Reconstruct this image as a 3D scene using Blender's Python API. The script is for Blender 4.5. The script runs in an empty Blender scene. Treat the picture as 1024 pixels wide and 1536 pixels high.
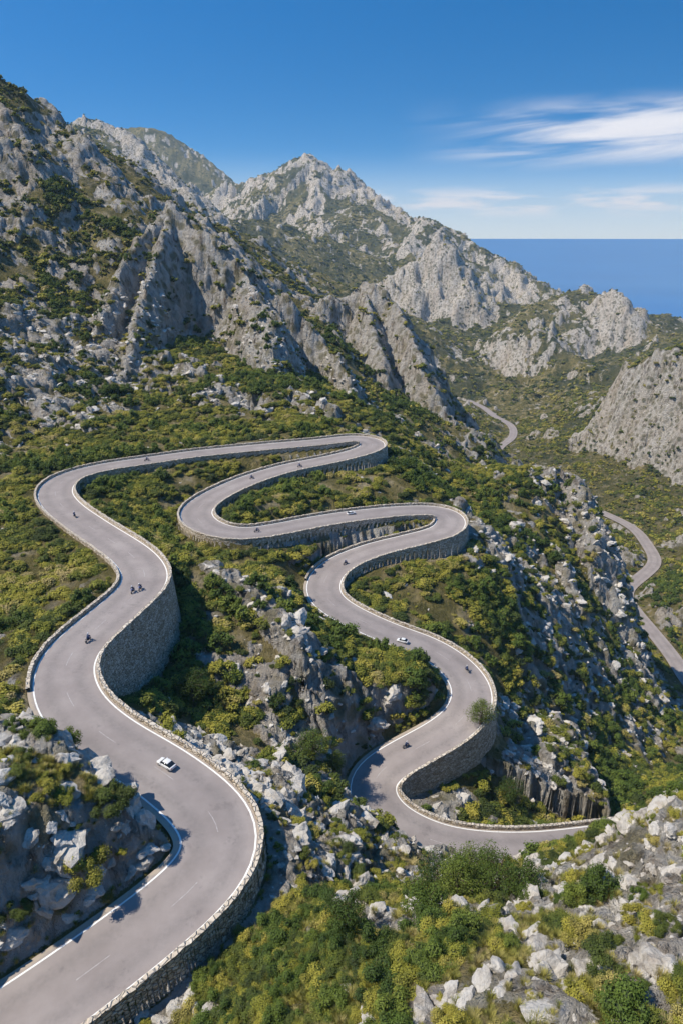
import bpy, math, time, bmesh
import numpy as np
from mathutils import Vector
T0=time.time()
def log(s): print("%s %.1f"%(s,time.time()-T0))
scene=bpy.context.scene
rng=np.random.default_rng(7)
# ---------------- camera -----------------
TH=math.radians(21.97);CT=math.cos(TH);ST=math.sin(TH)
cam=bpy.data.cameras.new('camera');camo=bpy.data.objects.new('camera',cam);scene.collection.objects.link(camo)
cam.sensor_fit='VERTICAL';cam.sensor_height=36;cam.sensor_width=24;cam.lens=24
cam.clip_start=0.5;cam.clip_end=400000
camo.location=(0,0,0);camo.rotation_euler=(math.pi/2-TH,0,0)
scene.camera=camo
# Site survey. World origin = survey benchmark on the hilltop, Y = north, X = east, metres.
# Each terrain station is recorded as two theodolite readings plus a range and reduced to world XYZ.
def P(u,v,t):
    y=(768-v)/1024; x=(u-512)/1024
    return (x*t,t*(CT+y*ST),t*(y*CT-ST))
def PD(u,v,D):
    y=(768-v)/1024
    return P(u,v,D/(ST-y*CT))
# ---------------- data -----------------
ROAD=[(-60,1590,59,-1,2.5),(60,1508,58,-1,2.5),(170,1430,57.5,-1,2.5),(255,1365,57,-1,2.5),(318,1300,56,-1,3),(335,1255,56,-1,3),
(310,1210,55.5,-1,2.5),(240,1155,55,-1,2.5),(160,1105,54,-1,3),(110,1060,53.5,-1,4),(95,1010,53,0,6),(115,970,53,0,9),(165,925,53,0,12),
(210,885,53.3,0,12),(218,860,53.5,0,8),(195,830,53.8,0,3),(135,790,54.3,0,2),(95,760,54.7,0,2),(83,738,55,0,2),(100,718,55.3,0,2),
(150,703,55.8,0,2.5),(220,692,56.3,0,1.5),(300,681,57,0,1),(400,671,57.5,0,1),(480,664,57.8,1,1),(530,658,58,3,1),(555,661,58.3,5,0),
(560,669,58.8,5,0),(545,677,59.2,4,0),(500,689,59.8,2.5,0),(430,703,60.3,2,0),(370,722,61,1.5,0),(320,745,61.5,1.5,.5),(295,765,62,1.5,1),
(300,783,62.5,1.5,1.5),(330,797,63,1,1.5),(370,801,63.6,.5,1.5),(420,794,64.3,0,1.5),(480,782,65,0,1.5),(550,772,66,0,1),(620,766,67,1.5,1),
(660,768,67.8,4,1),(677,780,68.3,5,0),(665,797,68.8,5,0),(620,810,69.5,3,0),(560,825,70.3,2,0),(510,845,71,2,0),(487,868,72,2,0),
(487,895,73,2,-1),(520,920,74,1.5,-1),(580,948,75.3,1.5,-1),(640,970,76.5,2,-1),(685,1000,77.7,4,-1),(708,1035,78.7,5,-1),(700,1070,79.7,6,-1),
(665,1100,80.7,6,-1),(610,1130,81.7,5,-1),(570,1155,82.5,3,-1),(555,1180,83.2,2,-1),(570,1215,84,1.5,-1),(610,1245,84.8,1.5,-1),(670,1268,85.6,1.5,-1),
(740,1277,86.4,1.5,-1),(810,1277,87.2,1.5,-1),(870,1271,88,1.5,-1),(940,1262,89,1.5,-1),(1010,1255,90,1.5,-1)]
VROAD=[(1090,1080,192),(1040,1035,191),(1008,985,190),(975,945,190),(943,905,189),(938,885,189),(965,862,189),(982,843,189),(970,818,189),(948,792,189),
(900,768,189),(840,745,190),(790,722,190),(758,708,190),(742,690,190),(748,672,190),(768,655,190),(765,638,190),(740,624,190),(725,612,190),(700,600,192)]
CP=[(300,1536,53),(450,1536,45),(650,1536,40),(850,1536,40),(1024,1536,38),(450,1440,55),(650,1440,47),(850,1440,46),(1024,1420,43),
(420,1330,67),(550,1370,60),(700,1370,57),(850,1350,56),(1000,1300,54),(1024,1205,60),(950,1240,65),(880,1285,69),(790,1330,66),(700,1350,66),(600,1345,74),
(480,1250,92),(600,1310,90),(450,1180,99),(340,1130,93),(270,1060,105),(400,1240,84),
(330,875,125),(400,950,119),(450,1030,112),(470,1100,109),(440,1150,103),(450,900,142),(550,980,129),(620,1040,121),(520,1135,113),(500,1080,113),
(330,830,152),(270,800,160),(400,850,150),(780,950,165),(850,1050,170),(900,1150,165),(800,1150,140),(750,1220,118),(1000,1150,190),(950,1000,225),
(900,870,250),(880,810,262),(1000,1090,215),(820,820,235),(760,770,240),(840,722,262),(650,720,240),(640,690,250),(720,725,295),(720,720,350),(700,650,440),(690,665,420),(650,640,440),
(1000,985,290),(970,920,300),(940,870,330),(900,810,360),(830,750,420),(770,725,450),
(1024,560,520),(930,582,560),(840,632,620),(800,665,660),(1024,650,470),(1024,750,430),(930,700,500),(960,780,470),(1024,850,400),(1024,900,370),(880,700,560),
(720,600,800),(800,600,850),(850,560,1100),(700,520,1100),(600,480,1100),(640,560,850),(750,480,1400),(700,430,1600),(620,400,1600),(550,380,1700),(480,350,1700),(450,300,2000),(400,330,1500),
(430,400,1000),(520,450,900),(580,540,650),(880,540,1000),(960,540,950),(1024,520,1050),
(50,300,350),(0,400,300),(100,400,335),(60,480,275),(180,290,460),(230,300,500),(350,365,640),(420,425,580),(480,500,540),
(150,545,266),(210,605,243),(350,565,266),(290,625,232),(400,605,238),(500,630,237),(450,585,252),(560,592,352),(480,530,375),(620,640,345),(700,645,368),(590,645,250),
(0,560,225),(80,640,208),(0,680,185),(60,700,178),(0,760,150),(100,850,126),(0,880,121),(0,960,102),(60,930,108),(0,1030,88),(150,640,215),
(0,1120,67),(100,1150,66),(190,1200,65),(120,1280,61),(220,1340,60),(60,1420,57),(0,1250,58)]
RIDGES=[
 ([(345,275,2400),(400,262,2300),(435,240,2250),(465,228,2200),(495,245,2200),(520,275,2150),(575,303,2050),(625,318,1950),(665,340,1850),(700,355,1850),(760,385,1800),(800,418,1750),(845,440,1700),(900,470,1700)],.6,.6,25,.5,1),
 ([(465,232,2200),(480,262,2080),(470,290,1980)],1.1,1.1,15,.9,0),
 ([(540,300,2050),(560,330,1900),(590,360,1750)],.8,.8,15,.6,0),
 ([(640,320,1900),(640,345,1750),(610,375,1650)],.7,.8,20,.5,0),
 ([(620,390,1300),(640,368,1300),(655,362,1300),(680,378,1280),(700,428,1250)],.8,1.3,6,.9,0),
 ([(760,492,1150),(800,462,1200),(850,442,1250),(905,436,1250),(935,452,1220),(970,466,1250),(1024,478,1300),(1100,500,1300)],.5,.5,15,.25,1),
 ([(895,450,1200),(915,438,1190),(935,470,1150)],.9,1.2,6,.8,0),
 ([(770,500,1000),(800,495,980),(840,520,950),(880,548,900),(900,575,850)],.5,.8,6,.5,0),
 ([(60,215,1500),(95,184,1500),(130,176,1500),(165,186,1500),(195,200,1450),(215,235,1400),(250,275,1350),(290,305,1300)],.9,.9,15,1,1),
 ([(215,228,3000),(260,239,3000),(300,252,3000),(350,277,2900)],.6,.6,25,1,1),
 ([(-150,40,380),(0,127,400),(60,164,430),(120,211,470),(180,246,520),(230,284,600),(280,312,700),(350,347,820),(430,392,870),(510,440,870)],.8,.68,4,.25,1),
 ([(-60,190,340),(40,222,350),(80,266,352),(125,320,348)],.7,2.2,3,1,0),
 ([(125,545,272),(150,490,285),(180,415,303),(215,350,318),(255,305,328),(300,346,324),(370,395,323),(430,450,328),(480,500,330),(520,560,315),(530,610,300)],1.3,2.4,1.2,1,0),
 ([(255,305,328),(235,390,310),(205,480,286),(180,560,260)],2.2,2.0,1.5,1,0),
 ([(370,395,323),(390,460,300),(410,530,280)],1.6,1.8,1.5,1,0),
 ([(465,468,425),(500,438,430),(545,416,430),(583,428,422),(608,472,402),(628,540,382),(650,590,372),(672,625,370)],1.8,2.8,2.5,1,0),
 ([(545,416,430),(560,480,402),(575,540,380)],1.8,2.2,2.0,1,0),
 ([(-80,540,225),(0,572,222),(60,600,215),(130,640,208),(165,675,200)],.6,1.7,2,.9,0),
 ([(1120,510,520),(1024,552,525),(930,574,560),(880,604,600),(835,626,640)],.5,.62,12,.1,0),
 ([(925,576,560),(905,618,525),(915,668,485)],1.0,.9,4,.35,0),
 ([(1030,552,525),(975,606,492),(975,690,450)],1.0,.9,4,.35,0),
 ([(1080,560,480),(1040,640,440),(1020,740,405)],1.0,1.0,4,.35,0),
 ([(755,735,270),(790,712,265),(840,698,262),(870,730,255),(885,775,250),(885,840,240)],1.6,1.3,3,.8,2),
 ([(800,795,240),(845,855,225),(870,905,218)],2.2,1.8,2,.75,2),
 ([(305,845,129),(340,855,125),(390,905,119.5),(438,955,115.5),(464,1010,111)],.9,2.6,.8,1,0),
 ([(500,1058,115),(560,1078,116),(600,1090,117)],.5,2.6,.8,1,0),
 ([(-30,1080,68),(60,1095,68),(130,1130,67.5),(190,1165,66.5),(225,1205,65)],.8,.8,1.0,1,0),
 ([(-40,1230,58),(60,1240,60),(120,1230,61.5),(200,1215,64)],.8,.7,1.5,1,0),
]
ROCKY=[(960,640,500,120,.06),(880,650,560,80,.05),(20,470,265,45,.32),(60,250,370,60,.32),(10,330,330,50,.4),(850,780,255,30,.28),(900,1000,225,30,.15),(820,900,210,22,.15),
 (950,1400,47,9,.38),(1020,1330,50,9,.4),(780,1470,43,3.5,.4),(60,1250,60,14,.7),(120,1380,58,6,.8),(170,520,275,22,.5),(210,560,256,18,.5),(650,740,225,16,.35),(560,720,215,10,.5),(480,620,245,12,.25),
 (1024,1240,57,8,.4),(390,1000,116,12,.45),(430,1080,108,8,.35),(550,1330,66,5,.25),(960,1100,195,22,.18),(40,600,215,25,.32),(500,560,262,14,.35),(300,480,290,30,.35),(640,1480,43,2.5,.3),
 (450,870,145,14,-.35),(240,760,165,16,-.35),(600,1000,125,10,-.35),(60,850,125,20,-.25),(90,440,300,22,-.1),(400,735,185,14,-.3),(480,1230,92,12,-.15)]
# ---------------- noise -----------------
PERM=np.random.default_rng(3).permutation(256).astype(np.int32);PERM=np.concatenate([PERM,PERM])
ang=np.random.default_rng(4).uniform(0,2*np.pi,256);GX=np.cos(ang).astype(np.float32);GY=np.sin(ang).astype(np.float32)
g3=np.random.default_rng(5).normal(size=(256,3));g3/=np.linalg.norm(g3,axis=1)[:,None];g3=g3.astype(np.float32)
RV=np.random.default_rng(6).uniform(0,1,(256,3)).astype(np.float32)
def fade(t): return t*t*t*(t*(t*6-15)+10)
def perlin(x,y,sd=0):
    x=x+sd*17.31;y=y+sd*9.77
    xi=np.floor(x).astype(np.int32);yi=np.floor(y).astype(np.int32);xf=(x-xi).astype(np.float32);yf=(y-yi).astype(np.float32)
    X=xi&255;Y=yi&255
    def g(a,b,dx,dy):
        h=PERM[PERM[a&255]+(b&255)];return GX[h]*dx+GY[h]*dy
    u=fade(xf);v=fade(yf)
    n00=g(X,Y,xf,yf);n10=g(X+1,Y,xf-1,yf);n01=g(X,Y+1,xf,yf-1);n11=g(X+1,Y+1,xf-1,yf-1)
    a=n00+u*(n10-n00);b=n01+u*(n11-n01);return (a+v*(b-a))*1.5
def fbm(x,y,o,sd,g=.6):
    s=0;a=1;t=0
    for i in range(o): s=s+a*perlin(x*2**i,y*2**i,sd+i*3);t+=a;a*=g
    return s/t*1.5
def perlin3(x,y,z,sd=0):
    x=x+sd*7.7;y=y+sd*3.1;z=z+sd*5.3
    xi=np.floor(x).astype(np.int32);yi=np.floor(y).astype(np.int32);zi=np.floor(z).astype(np.int32)
    xf=(x-xi).astype(np.float32);yf=(y-yi).astype(np.float32);zf=(z-zi).astype(np.float32)
    u=fade(xf);v=fade(yf);w=fade(zf);out=0
    for i in (0,1):
        for j in (0,1):
            hh=PERM[PERM[(xi+i)&255]+((yi+j)&255)]
            for k in (0,1):
                h=PERM[hh+((zi+k)&255)];G=g3[h]
                out=out+(G[:,0]*(xf-i)+G[:,1]*(yf-j)+G[:,2]*(zf-k))*(u if i else 1-u)*(v if j else 1-v)*(w if k else 1-w)
    return out*1.5
def voronoi(x,y,sd=0):
    x=x+sd*11.3;y=y+sd*5.9
    xi=np.floor(x).astype(np.int32);yi=np.floor(y).astype(np.int32);xf=(x-xi);yf=(y-yi)
    f1=np.full(x.shape,9.,np.float32);f2=f1.copy();c=np.zeros(x.shape,np.float32)
    for i in(-1,0,1):
        for j in(-1,0,1):
            h=PERM[PERM[(xi+i)&255]+((yi+j)&255)]
            d=np.sqrt((i+RV[h,0]-xf)**2+(j+RV[h,1]-yf)**2).astype(np.float32)
            m=d<f1
            f2=np.where(m,f1,np.minimum(f2,d));c=np.where(m,RV[h,2],c);f1=np.where(m,d,f1)
    return f1,f2,c
def sstep(a,b,x):
    t=np.clip((x-a)/(b-a),0,1);return t*t*(3-2*t)
# ---------------- roads -----------------
def catmull(pts,step=1.2):
    pts=np.array(pts,float);n=len(pts);out=[]
    for i in range(n-1):
        p0=pts[max(i-1,0)];p1=pts[i];p2=pts[i+1];p3=pts[min(i+2,n-1)]
        L=np.linalg.norm(p2[:2]-p1[:2]);k=max(2,int(L/0.3))
        for t in np.linspace(0,1,k,endpoint=False):
            out.append(.5*((2*p1)+(-p0+p2)*t+(2*p0-5*p1+4*p2-p3)*t*t+(-p0+3*p1-3*p2+p3)*t**3))
    out.append(pts[-1]);out=np.array(out)
    s=np.concatenate([[0],np.cumsum(np.linalg.norm(np.diff(out[:,:2],axis=0),axis=1))])
    S=np.arange(0,s[-1],step)
    return np.stack([np.interp(S,s,out[:,k]) for k in range(out.shape[1])],1)
def gsm(a,sig):
    k=np.arange(-int(3*sig),int(3*sig)+1);w=np.exp(-k*k/(2*sig*sig));w/=w.sum()
    return np.convolve(np.pad(a,len(k)//2,mode='reflect',reflect_type='odd'),w,'valid')
def mkroad(rows,sm,zs,step):
    c=catmull(rows,step)
    c[:,0]=gsm(c[:,0],sm);c[:,1]=gsm(c[:,1],sm)
    for k in range(2,c.shape[1]): c[:,k]=gsm(c[:,k],zs)
    d=np.gradient(c[:,:2],axis=0);d/=np.linalg.norm(d,axis=1)[:,None]
    nr=np.stack([d[:,1],-d[:,0]],1)
    return c,d,nr
rows=[list(PD(u,v,D))+[l,r] for u,v,D,l,r in ROAD]
RC,RD,RN=mkroad(rows,2.2,5,1.0)
vrows=[list(PD(u,v,D))+[-1,0] for u,v,D in VROAD]
VC,VD,VN=mkroad(vrows,2.5,5,2.5)
HW=4.0;VHW=4.0
# ---------------- grid -----------------
def growth(r):
    if r<38: return .008
    if r<850: return .0038
    if r<2600: return .005
    return .008
rs=[15.]
while rs[-1]<9500: rs.append(rs[-1]*(1+growth(rs[-1])))
rs=np.array(rs);NR=len(rs)
az=np.radians(np.linspace(-58,56,1060));NC=len(az)
R,A=np.meshgrid(rs,az,indexing='ij')
X=(R*np.sin(A));Y=(R*np.cos(A))
log('grid %d %d'%(NR,NC))
ctl=[P(*p) for p in CP]
ctl+= [tuple(r[:3]) for r in rows]+[(r[0],r[1],r[2]-1) for r in vrows]
for pts,sl,sr,rd,rb,beh in RIDGES:
    w=[P(*p) for p in pts]
    if beh==1:
        for q in w:
            rr_=math.hypot(q[0],q[1])
            ctl.append((q[0],q[1],q[2]-.022*rr_));k=1.3;ctl.append((q[0]*k,q[1]*k,q[2]-.17*rr_))
def polar(azd,r,z): a=math.radians(azd);return (r*math.sin(a),r*math.cos(a),z)
ctl+=[polar(-58,40,-40),polar(-58,90,-45),polar(-58,150,-35),polar(-58,300,60),polar(-58,600,80),polar(-58,1500,200),polar(-58,4000,0),polar(-58,9000,-300),
 polar(-30,5000,-100),polar(-15,6000,-400),polar(0,5000,-380),polar(10,4500,-480),polar(20,3500,-480),polar(30,3200,-480),polar(45,3200,-480),polar(56,3000,-480),polar(56,9000,-600),polar(30,9000,-600),polar(0,9000,-600),polar(-30,9000,-500),
 polar(-22,4700,-250),polar(-16,4500,-350),polar(-11,4800,-400),polar(-8,4500,-400),polar(-15,9000,-600),
 polar(56,1500,-150),polar(56,700,-100),polar(56,400,-160),polar(56,250,-150),polar(56,120,-80),polar(56,60,-45),polar(40,90,-62),polar(40,140,-95),
 polar(20,2500,-330),polar(30,2200,-330),
 polar(-58,15,-40),polar(-20,15,-41),polar(20,15,-40),polar(56,15,-38),polar(0,15,-41)]
ctl=np.array(ctl)
cr=np.hypot(ctl[:,0],ctl[:,1]);q=np.stack([np.arctan2(ctl[:,0],ctl[:,1]),np.log(cr)],1)
val=ctl[:,2]/cr;n=len(q)
def phi(d2): return .5*d2*np.log(d2+1e-12)
d2=((q[:,None]-q[None])**2).sum(-1)
K=phi(d2)+np.eye(n)*2e-4;Pm=np.c_[np.ones(n),q]
M=np.block([[K,Pm],[Pm.T,np.zeros((3,3))]]);sol=np.linalg.solve(M,np.r_[val,0,0,0])
ri=np.unique(np.r_[np.arange(0,NR,6),NR-1]);ci=np.unique(np.r_[np.arange(0,NC,6),NC-1])
lr=np.log(rs)
out=np.zeros((len(ri),len(ci)))
for i in range(len(ri)):
    qq=np.stack([az[ci],np.full(len(ci),lr[ri[i]])],1)
    dd=((qq[:,None]-q[None])**2).sum(-1)
    out[i]=phi(dd)@sol[:n]+np.c_[np.ones(len(qq)),qq]@sol[n:]
tmp=np.stack([np.interp(az,az[ci],out[i]) for i in range(len(ri))])
idx=np.interp(lr,lr[ri],np.arange(len(ri)));i0=np.clip(idx.astype(int),0,len(ri)-2);f=(idx-i0)[:,None]
full=tmp[i0]*(1-f)+tmp[i0+1]*f
Z=full*R
X=X.astype(np.float32);Y=Y.astype(np.float32);Z=Z.astype(np.float32);Rr=R.astype(np.float32);del R,A
X0=X.copy();Y0=Y.copy()
def octw(lam,a=2.0,b=5.0): return sstep(a,b,Rr/lam)
rock=np.zeros_like(Z)
W1=perlin(X/9,Y/9,1);W2=perlin(X/38,Y/38,2);W3=perlin(X/160,Y/160,3)
def apply_ridge(pts,sl,sr,rd,rb,beh):
    w=np.array([P(*p) for p in pts]);rng_m=np.hypot(w[:,0],w[:,1]).mean()
    reach=220 if rng_m<700 else 900
    if rng_m<200: reach=40
    mask=(X>w[:,0].min()-reach)&(X<w[:,0].max()+reach)&(Y>w[:,1].min()-reach)&(Y<w[:,1].max()+reach)
    x=X[mask];y=Y[mask]
    sc=rng_m/300.
    wx=W1[mask]*1.6*min(sc,2)+W2[mask]*4*min(sc,3)*(sc>.6)+W3[mask]*14*(sc>3)
    bd=np.full(x.shape,1e9,np.float32);bz=np.zeros_like(bd);bs=np.zeros_like(bd)
    for a,b in zip(w[:-1],w[1:]):
        e=b[:2]-a[:2];L2=(e**2).sum();t=np.clip(((x-a[0])*e[0]+(y-a[1])*e[1])/L2,0,1)
        dx=x-(a[0]+t*e[0]);dy=y-(a[1]+t*e[1]);d=np.sqrt(dx*dx+dy*dy)
        side=np.where(e[0]*dy-e[1]*dx<0,sr,sl)
        m=d<bd;bd=np.where(m,d,bd);bz=np.where(m,a[2]+t*(b[2]-a[2]),bz);bs=np.where(m,side,bs)
    d=np.maximum(bd+wx*np.clip(bd/(6*sc),0,1),0)
    h=bz-bs*(np.sqrt(d*d+rd*rd)-rd)
    z=Z[mask];k=1.2*min(sc,2.5)
    dlt=h-z
    nz=z+.5*(dlt+np.sqrt(dlt*dlt+k*k))
    nz=np.where(dlt<-6*k,z,nz)
    Z[mask]=nz
    rr=rock[mask];stp=np.clip(.25+.75*(bs-.6)/.9,.3,1) if 200<rng_m<700 else 1.0
    rock[mask]=np.maximum(rr,rb*stp*sstep(-2*k,3*k,dlt))
for r_ in RIDGES:
    if r_[5]!=2: apply_ridge(*r_)
log('ridges')
def nearest(C,N,reach,px,hw):
    x0,y0=C[:,0].min()-reach-2,C[:,1].min()-reach-2;x1,y1=C[:,0].max()+reach+2,C[:,1].max()+reach+2
    nx=int((x1-x0)/px)+2;ny=int((y1-y0)/px)+2
    D=np.full((nx,ny),1e9,np.float32);I=np.zeros((nx,ny),np.int32);w=int(reach/px)+2
    for i,(cx,cy) in enumerate(C[:,:2]):
        a=int((cx-x0)/px);b=int((cy-y0)/px);a0=max(a-w,0);a1=min(a+w,nx);b0=max(b-w,0);b1=min(b+w,ny)
        gx=x0+np.arange(a0,a1)*px+px/2;gy=y0+np.arange(b0,b1)*px+px/2
        d=(gx[:,None]-cx)**2+(gy[None]-cy)**2
        m=d<D[a0:a1,b0:b1];D[a0:a1,b0:b1][m]=d[m];I[a0:a1,b0:b1][m]=i
    msk=(X>x0)&(X<x1-px)&(Y>y0)&(Y<y1-px)
    x=X[msk];y=Y[msk];ia=((x-x0)/px).astype(int);ib=((y-y0)/px).astype(int)
    ok=D[ia,ib]<reach*reach;base=I[ia,ib]
    bd=np.full(x.shape,1e9,np.float32);lat=np.zeros_like(bd);par=np.zeros_like(bd)
    for k in range(-3,3):
        i=np.clip(base+k,0,len(C)-2);a=C[i,:2];e=C[i+1,:2]-a;L2=(e**2).sum(1)
        t=np.clip(((x-a[:,0])*e[:,0]+(y-a[:,1])*e[:,1])/L2,0,1)
        dx=x-(a[:,0]+t*e[:,0]);dy=y-(a[:,1]+t*e[:,1]);d=np.sqrt(dx*dx+dy*dy)
        sgn=np.sign(-(e[:,0]*dy-e[:,1]*dx))
        m=d<bd;bd=np.where(m,d,bd);lat=np.where(m,sgn,lat);par=np.where(m,i+t,par)
    bd=np.where(ok,bd,1e9)
    return msk,bd,lat,par
roadE=np.full_like(Z,1e3)
fields=[]
for C,N,hw,reach,px in ((RC,RN,HW,34,1.0),(VC,VN,VHW,110,2.5)):
    msk,bd,lat,par=nearest(C,N,reach,px,hw)
    e=bd-hw;roadE[msk]=np.minimum(roadE[msk],e);fields.append((msk,bd,lat,par,C,hw))
msk,bd,lat,par,C,hw=fields[1]
cz=np.interp(par,np.arange(len(C)),C[:,2]);e=np.maximum(bd-hw,0)
rr=Rr[msk];farf=sstep(430,560,rr);capz=cz-1+e*(.36+(.20-.36)*farf);lim=78+22*farf;fd=1-sstep(.62,1,e/lim)
z=Z[msk];Z[msk]=np.where(e<lim,z+(np.minimum(z,capz)-z)*fd,z)
for r_ in RIDGES:
    if r_[5]==2: apply_ridge(*r_)
z=Z[msk];capn=cz-1+e*.42;fn=(1-sstep(.6,1,e/60))*(1-farf);Z[msk]=np.where(e<60,z+(np.minimum(z,capn)-z)*fn,z)
nearroad=sstep(1.2,6,roadE)
log('roaddist')
for (u,v,t,rad,b) in ROCKY:
    p=P(u,v,t);rock+=b*np.exp(-((X-p[0])**2+(Y-p[1])**2)/(rad*rad)).astype(np.float32)
patch=perlin(X/260,Y/260,14)*.5*octw(260)+perlin(X/70,Y/70,4)*.6*octw(70,1.5,3)+perlin(X/28,Y/28,5)*.6*octw(28)+perlin(X/11,Y/11,6)*.6+perlin(X/4,Y/4,7)*.5*(Rr<500)
dr=np.gradient(Z,axis=0)/np.gradient(Rr,axis=0);da=np.gradient(Z,axis=1)/(Rr*(az[1]-az[0]))
slope=np.sqrt(dr*dr+da*da);del dr,da
rk=rock*.95+patch*1.0+.5*(slope-.75)-.13
rk=sstep(-.05,.4,rk).astype(np.float32)
dz=np.zeros_like(Z)
for i,lam in enumerate((620,300,150,75)):
    w=octw(lam,3,8);nn=perlin(X/lam+.3*W3,Y/lam+.3*W2,20+i)
    dz+=w*lam*((.03,.06,.085,.09)[i]*(.5-2.2*np.abs(nn)))*(.7+.6*rk)
mf=.62+.38*sstep(350,600,Rr);gf=sstep(330,480,Rr)
for i,lam in enumerate((36,17,8)):
    w=octw(lam,2.5,6)*mf;nn=perlin(X/lam,Y/lam,30+i)
    dz+=w*lam*(.06*nn+(rk*.17+(.07,.05,.03)[i]*gf)*(.55-2*np.abs(nn)))
wx=X+2.0*W1;wy=Y+2.0*perlin(X/9,Y/9,9)
for lam,amp,rmax in ((48,8.,4500),(22,4.6,2600),(9,2.2,1300),(3.6,.9,480),(1.5,.33,180)):
    m=(Rr<rmax)&(rk>.02)&(roadE>-1)
    if lam==22: m&=(Rr>300)
    if lam==48: m&=(Rr>500)
    f1,f2,c=voronoi(wx[m]/lam,wy[m]/lam,int(lam))
    edge=np.clip((f2-f1)/.25,0,1)
    fadef=(1-sstep(rmax*.7,rmax,Rr[m]))*(sstep(320,560,Rr[m]) if lam==22 else sstep(500,900,Rr[m]) if lam==48 else sstep(55,150,Rr[m])*.75+.25 if lam==9 else 1)
    dz[m]+=rk[m]*amp*(c*1.1-.5+(edge-1)*.55)*fadef
m=(Rr<300);dz[m]+=(perlin(X[m]/2.2,Y[m]/2.2,40)*.22+perlin(X[m]/.9,Y[m]/.9,41)*.09)*(1+rk[m])
m=Rr<110;dz[m]+=perlin(X[m]/.4,Y[m]/.4,42)*.05*(1+2*rk[m])
Z+=dz*nearroad
log('noise')
for msk,bd,lat,par,C,hw in fields:
    i=np.clip(par.astype(int),0,len(C)-2);f=par-i
    cz=C[i,2]*(1-f)+C[i+1,2]*f;dl=C[i,3]*(1-f)+C[i+1,3]*f;drr=C[i,4]*(1-f)+C[i+1,4]*f
    dep=np.where(lat<0,dl,drr)
    e=bd-hw;z=Z[msk]
    shoulder=np.where(dep>=0,.9,.5)
    wall=np.clip(dep,0,99)
    nat=z
    B=5.0
    tgt=cz-wall*1.0
    Wd=3.5+wall*.8
    tt=np.exp(-(np.maximum(e-.8,0)/Wd)**2)
    low=nat+(np.minimum(nat,tgt)-nat)*tt
    low=np.minimum(low,cz+.1-np.minimum(wall,2)*.4+np.maximum(e-3,0)*.55)
    bl=sstep(shoulder,shoulder+B,e)
    z_in=cz-.1
    zz=np.where(wall>.5,low,z_in*(1-bl)+nat*bl)
    jag=1+.35*W1[msk]
    cap=cz-.35+np.maximum(e-.15,0)*np.where(dep<-.5,2.4,1.6)*jag
    zz=np.where(e<8,np.minimum(zz,cap),zz)
    zz=np.where(e<(.55 if C is RC else .3),cz-.35,zz)
    fo=sstep(28,34,bd);zz=zz*(1-fo)+z*fo
    zz=np.where(bd<34,zz,z)
    Z[msk]=zz
rk*=sstep(.3,1.5,roadE)
def normals(X,Y,Z):
    Pn=np.stack([X,Y,Z],-1)
    a=np.gradient(Pn,axis=0);b=np.gradient(Pn,axis=1)
    N=np.cross(b,a);N/=np.linalg.norm(N,axis=-1)[...,None]+1e-9
    N[N[...,2]<0]*=-1
    return N.astype(np.float32)
N=normals(X,Y,Z)
rk=np.clip(np.maximum(rk,sstep(1.25,1.8,np.sqrt(1-N[...,2]**2)/np.maximum(N[...,2],.05))*(roadE>.6)),0,1)
for lam,amp,rmax in ((30,4.,2600),(9,1.6,900),(4,1.1,700),(1.8,.6,350),(.8,.26,130)):
    m=(rk>.05)&(roadE>.7)&(Rr<rmax)&(Rr>lam*9)
    x=X[m];y=Y[m];zc=Z[m];rm=Rr[m]
    nn=perlin3(x/lam,y/lam,zc/(lam*1.3),int(lam))
    dsp=amp*(.45-1.7*np.abs(nn))*np.clip(rm/(lam*9)-1,0,1)*rk[m]*sstep(.7,.7+1.2*lam,roadE[m])*(sstep(300,600,rm)*.7+.3 if lam==30 else 1)
    X[m]+=dsp*N[m,0];Y[m]+=dsp*N[m,1];Z[m]+=dsp*N[m,2]*.5
log('disp3')
# ---------------- mesh build -----------------
def grid_mesh(name,V,nr,nc):
    me=bpy.data.meshes.new(name)
    i=np.arange((nr-1)*(nc-1));r=i//(nc-1);c=i%(nc-1);a=r*nc+c
    F=np.stack([a,a+1,a+nc+1,a+nc],1).astype(np.int32)
    me.vertices.add(len(V));me.vertices.foreach_set('co',np.ascontiguousarray(V,np.float32).ravel())
    me.loops.add(F.size);me.loops.foreach_set('vertex_index',F.ravel())
    me.polygons.add(len(F));me.polygons.foreach_set('loop_start',np.arange(0,F.size,4,dtype=np.int32))
    me.polygons.foreach_set('use_smooth',np.ones(len(F),bool))
    me.update(calc_edges=True)
    return me
def attr(me,name,arr):
    a=me.attributes.new(name,'FLOAT','POINT');a.data.foreach_set('value',np.ascontiguousarray(arr,np.float32).ravel())
def link(name,me,mat=None,parent=None):
    o=bpy.data.objects.new(name,me);scene.collection.objects.link(o)
    if mat: me.materials.append(mat)
    if parent: o.parent=parent
    return o
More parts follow.
